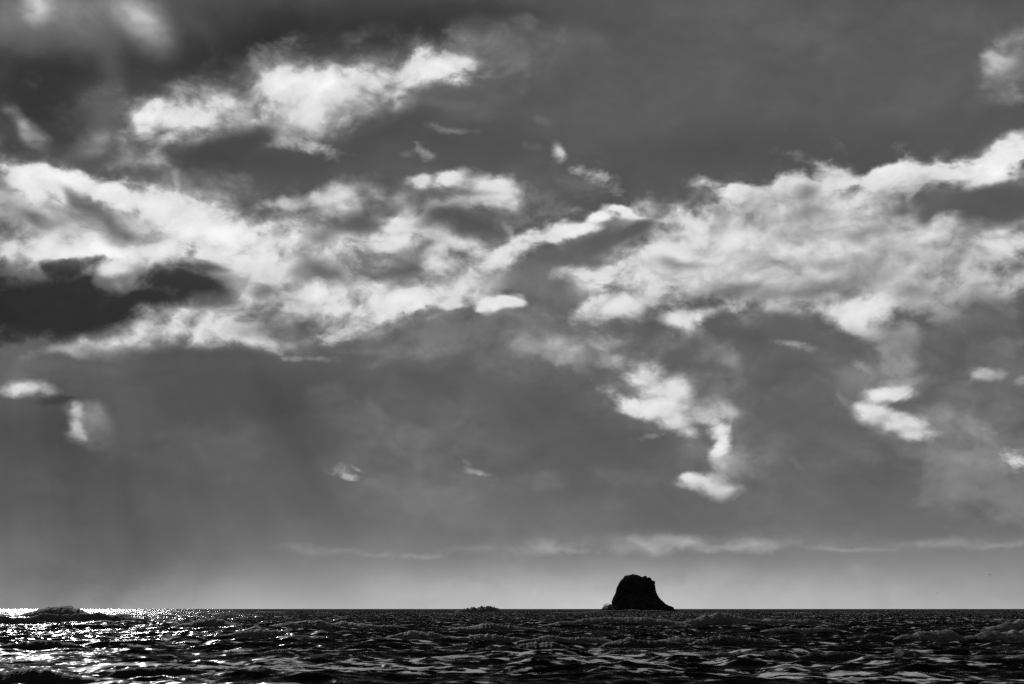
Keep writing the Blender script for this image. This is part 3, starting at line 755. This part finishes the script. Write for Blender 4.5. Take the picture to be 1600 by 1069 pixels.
BREAKERS = [
    # xa, xb, ybase, ytop, label, options
    (-120, 290, 977, 962.5, 'long dark breaking wave with a flat face at the far left', dict(rough=.30, seed=1, peaks=[(-.5, .6, 1.05), (.4, .55, 1.05)], slope=.6)),
    (0, 160, 965.5, 951.2, 'foaming crest rising above the horizon at the far left', dict(rough=.28, seed=2, ragged=.16, peaks=[(.3, .4, 1.), (-.35, .5, .8)])),
    (235, 430, 983, 966.5, 'grey foaming breaker just right of the long dark wave at left', dict(rough=.45, seed=3, peaks=[(-.1, .5, 1.)])),
    (165, 205, 967, 958, 'short dark wave lump between the two left breakers', dict(rough=.4, seed=31)),
    (335, 470, 998.5, 985, 'dark broken wave in front of the grey foaming breaker at left', dict(rough=.4, seed=4)),
    (590, 705, 1004, 987, 'dark foaming breaker left of the middle of the surf', dict(rough=.5, seed=5)),
    (680, 830, 1004, 992, 'low foaming wave beside the breaker left of the middle', dict(rough=.5, seed=6)),
    (700, 850, 987, 975, 'thin distant breaker under the wave lump on the horizon', dict(rough=.4, seed=7)),
    (405, 640, 985, 969, 'broad low breaker in the distance left of the middle', dict(rough=.4, seed=8)),
    (850, 1110, 978, 961.0, 'wide pale breaker rolling in front of the rock', dict(rough=.35, seed=9, peaks=[(-.55, .35, 1.), (.2, .55, .75)])),
    (1050, 1330, 978, 961.5, 'breaker with a dark humped crest right of the rock', dict(rough=.35, seed=10, peaks=[(-.45, .3, 1.), (.0, .5, .6), (.55, .35, .6)])),
    (820, 960, 1006, 993, 'dark broken wave below the left end of the pale breaker', dict(rough=.5, seed=11)),
    (940, 1075, 1013, 998, 'dark curling wave in the surf below the rock', dict(rough=.45, seed=12, mat=1)),
    (1010, 1130, 1009, 992, 'foaming wave to the right below the rock', dict(rough=.55, seed=13)),
    (1075, 1230, 1010, 994, 'dark arched wave right of the foaming wave below the rock', dict(rough=.4, seed=14, mat=1)),
    (770, 930, 1027, 1007, 'dark rough wave in the middle of the near surf', dict(rough=.45, seed=15, mat=1)),
    (925, 1060, 1027, 1014, 'low rough wave next to the dark wave in the middle', dict(rough=.5, seed=16, mat=1)),
    (1095, 1250, 1033, 1014, 'rough foaming wave in the near surf right of the middle', dict(rough=.5, seed=17, mat=1)),
    (1240, 1370, 1031, 1018, 'long low foaming wave left of the dark humped wave', dict(rough=.5, seed=18, mat=1)),
    (1320, 1440, 1003, 992, 'smooth dark swell in the right half of the surf', dict(rough=.25, seed=19, mat=1)),
    (1415, 1530, 1004, 984, 'grey foaming breaker towards the right edge', dict(rough=.5, seed=20)),
    (1510, 1680, 1003, 986, 'grey foaming breaker cut by the right edge', dict(rough=.5, seed=21)),
    (1540, 1700, 990, 973, 'taller breaker behind the grey foam at the right edge', dict(rough=.4, seed=22)),
    (1365, 1480, 1043, 1012, 'steep dark humped wave in the near surf at right', dict(rough=.30, seed=23, mat=1, slope=.7)),
    (-90, 130, 1075, 1052, 'dark curling wave in the bottom left corner', dict(rough=.3, seed=24, mat=1)),
    (178, 320, 1052, 1041, 'low dark ridge of water right of the corner wave', dict(rough=.3, seed=25, mat=1)),
    (0, 130, 1013, 1002, 'dark low swell near the left edge', dict(rough=.3, seed=26, mat=1)),
    (410, 470, 1023, 1015, 'small dark peak of water left of the middle', dict(rough=.4, seed=27, mat=1)),
    (716, 784, 957, 945.8, 'small ragged wave lump standing on the horizon', dict(rough=.5, seed=28, ragged=.6)),
    (915, 1065, 957.2, 953.2, 'thin line of surf along the foot of the sea stack', dict(rough=.5, seed=33)),
    (1190, 1330, 990, 979, 'low distant breaker between the rock and the right edge', dict(rough=.4, seed=29)),
]
for xa, xb, yb, yt, lab, op in BREAKERS:
    op = dict(op)
    if op.pop('mat', 0):
        op['mat'] = MAT_SWELL
    breaker('breaking_wave', xa, xb, yb, yt, lab, **op)

# ------------------------------------------------------------------ the sea stack
ROCK_D = 2100.0
PXR = ROCK_D / FPX
rock_root = bpy.data.objects.new('sea_stack', None)
rx0 = ROCK_D * (988 - PW / 2) / FPX
rock_root.location = (rx0, ROCK_D, 0)
C.objects.link(rock_root)
tag(rock_root, 'black sea stack with a domed top rising from the horizon', 'rock')
# outline read from the photograph: row, left column, right column
outline = [(899.2, 985, 988), (900.0, 981, 992.5), (901.2, 976, 996.5), (903, 973, 1000), (905, 971, 1006), (908, 968, 1012), (910.5, 966, 1015.5),
           (913, 964.6, 1018.5), (916, 963, 1020.2), (920, 961.2, 1021), (924, 960, 1021.3), (928, 958.8, 1022.5), (932, 957, 1024.5),
           (936, 954.6, 1027.5), (940, 953.6, 1031.5), (944, 953.2, 1036), (948, 951.5, 1043.5), (951.5, 949, 1048.5), (955, 946, 1054), (960, 941, 1062)]
rows_, lefts, rights = map(np.array, zip(*outline))
hz = (HORIZON - rows_) * PXR + EYE
order = np.argsort(hz)
nz, na = 90, 220
zz = np.linspace(hz.min(), hz.max(), nz)
xl = (np.interp(zz, hz[order], lefts[order]) - 988) * PXR
xr = (np.interp(zz, hz[order], rights[order]) - 988) * PXR
th = np.linspace(0, 2 * math.pi, na)
TH, ZZ = np.meshgrid(th, zz)
cxm = 0.5 * (xl + xr)[:, None]; hw = 0.5 * (xr - xl)[:, None]
RX = cxm + hw * np.cos(TH)
RY = hw * 0.85 * np.sin(TH)
n = fbm(np.cos(TH) * 2.2 + RX / 30, np.sin(TH) * 2.2, ZZ / 14, 6, 0.55)
strata = fbm(RX / 60, RY / 60, ZZ / 2.4, 3)
dd = 1 + 0.16 * n * np.abs(np.sin(TH)) ** 1.5 + 0.02 * n + 0.01 * strata
RX = cxm + (RX - cxm) * dd
RY = RY * dd
RZ = ZZ + 0.5 * fbm(RX / 4, RY / 4, 5.5, 4)
RX[-1] = cxm[-1]; RY[-1] = 0
o = mesh_grid('rock_mass', RX, RY, RZ, MAT_ROCK, smooth=False)
o.parent = rock_root


def boulder(name, px, py, wpx, hpx, seed, parent, depth=0.0):
    """knob of rock centred at a photo pixel on the stack's outline"""
    cx, cz = (px - 988) * PXR, (HORIZON - py) * PXR + EYE
    t = np.linspace(0, 2 * math.pi, 26); f = np.linspace(0, math.pi, 14)
    F, Tt = np.meshgrid(f, t, indexing='ij')
    bx, by, bz = np.sin(F) * np.cos(Tt), np.sin(F) * np.sin(Tt), np.cos(F)
    d = 1 + 0.35 * fbm(bx * 1.6 + seed, by * 1.6, bz * 1.6 + seed, 4)
    o = mesh_grid(name, cx + bx * d * wpx * PXR, depth + by * d * wpx * PXR, cz + bz * d * hpx * PXR, MAT_ROCK, smooth=False)
    o.parent = parent
    return o


for i, (px, py, w, h) in enumerate([(1004.6, 904.6, 3.6, 3.3), (1011.4, 907.2, 3.6, 3.4), (1016.6, 912, 3.6, 3.4), (1008, 907, 3.5, 2.6), (1014, 911, 3.5, 2.6), (1017.5, 918, 3.4, 5), (975, 903.6, 2.4, 2.6), (986.5, 900.6, 3.4, 1.8), (957, 943, 4, 6), (1031, 944, 3, 2.5)]):
    boulder('rock_knob', px, py, w, h, i * 3.3, rock_root)
boulder('rock_ledge', 952, 950, 6, 5.0, 77.0, rock_root)
boulder('rock_ledge', 1040, 951, 9, 4.0, 87.0, rock_root)

# spray where the swell hits the foot of the stack
def burst(px, py, wpx, hpx, D, label, seed):
    s = D / FPX
    cx = D * (px - PW / 2) / FPX
    m = 4500
    r_ = np.random.default_rng(seed)
    me = bpy.data.meshes.new('wave_splash')
    V, F = [], []
    for i in range(m):
        a = r_.uniform(-1, 1); hgt = r_.beta(1.1, 2.2) * (1 - a * a) ** 0.6
        c = np.array([cx + a * wpx * s, D + r_.normal(0, 3), hgt * hpx * s])
        q = 0.12 + 0.38 * r_.random() * (1 - 0.5 * hgt)
        tet = r_.normal(0, q, (4, 3)) + c
        b = len(V); V += [tuple(x) for x in tet]
        F += [(b, b + 1, b + 2), (b, b + 3, b + 1), (b + 1, b + 3, b + 2), (b, b + 2, b + 3)]
    me.from_pydata(V, [], F); me.materials.append(MAT_FOAM)
    me.attributes.new('crest', 'FLOAT', 'POINT').data.foreach_set('value', np.ones(len(V), np.float32))
    o = bpy.data.objects.new('wave_splash', me); C.objects.link(o)
    tag(o, label, 'spray')
    return o


burst(947, 950, 10, 15, ROCK_D - 50, 'burst of spray at the left foot of the sea stack', 3)


# ------------------------------------------------------------------ gulls
def gull(px, py, D, span, head, bank, label):
    d = ray(px, py); k = D / d.y
    loc = (d.x * k, D, EYE + d.z * k)
    bm = bmesh.new()
    # body: lofted rings from beak to tail
    prof = [(0.30, .006), (0.26, .018), (0.22, .035), (0.17, .036), (0.10, .060), (0.0, .066), (-0.12, .048), (-0.22, .025), (-0.30, .034), (-0.34, .030)]
    rings = []
    for x, r in prof:
        flat_ = 0.35 if x < -0.25 else 1.0
        rings.append([bm.verts.new((r * math.cos(t) * (1.3 if x < -0.25 else 1), x, r * math.sin(t) * flat_)) for t in np.linspace(0, 2 * math.pi, 8, endpoint=False)])
    for p, q in zip(rings, rings[1:]):
        for i in range(8):
            bm.faces.new((p[i], p[(i + 1) % 8], q[(i + 1) % 8], q[i]))
    bm.faces.new(rings[0]); bm.faces.new(rings[-1][::-1])
    for s in (-1, 1):
        secs = [(0.03, .07, -.10, .01), (0.28, .12, -.05, .10), (0.45, .10, -.04, .11), (0.62, .0, -.07, .05), (0.72, -.10, -.13, .0)]
        top, bot = [], []
        for x, fy, by, z in secs:
            x *= span / 1.4
            top.append((bm.verts.new((s * x, fy, z + .012)), bm.verts.new((s * x, by, z + .006))))
            bot.append((bm.verts.new((s * x, fy, z - .004)), bm.verts.new((s * x, by, z - .002))))
        for i in range(len(secs) - 1):
            bm.faces.new((top[i][0], top[i + 1][0], top[i + 1][1], top[i][1]))
            bm.faces.new((bot[i][0], bot[i][1], bot[i + 1][1], bot[i + 1][0]))
            bm.faces.new((top[i][0], bot[i][0], bot[i + 1][0], top[i + 1][0]))
            bm.faces.new((top[i][1], top[i + 1][1], bot[i + 1][1], bot[i][1]))
        bm.faces.new((top[-1][0], bot[-1][0], bot[-1][1], top[-1][1]))
    bmesh.ops.recalc_face_normals(bm, faces=bm.faces)
    me = bpy.data.meshes.new('gull'); bm.to_mesh(me); bm.free()
    me.materials.append(MAT_GULL)
    o = bpy.data.objects.new('gull', me); C.objects.link(o)
    o.location = loc
    o.rotation_euler = (0, math.radians(bank), math.radians(head))
    tag(o, label, 'bird', 'gulls over the sea')
    return o


MAT_GULL, _t, _p = material('gull_feathers')
_n = NOISE(N(_t, 'ShaderNodeNewGeometry').outputs['Position'], 9.0, 3.0, tree=_t).outputs[0]
_mx = N(_t, 'ShaderNodeMix', data_type='RGBA')
_t.links.new(_n, _mx.inputs[0]); _mx.inputs[6].default_value = grey(.02); _mx.inputs[7].default_value = grey(.06)
_t.links.new(_mx.outputs[2], _p.inputs['Base Color']); _p.inputs['Roughness'].default_value = .8
gull(1547, 898.4, 430, 1.45, 30, 8, 'largest of the three tiny gulls, low at the right edge')
gull(1465, 927.5, 560, 1.4, -60, -6, 'tiny gull just above the horizon towards the right')
gull(797.5, 912.6, 760, 1.4, 75, 4, 'faintest tiny gull, left of the sea stack')
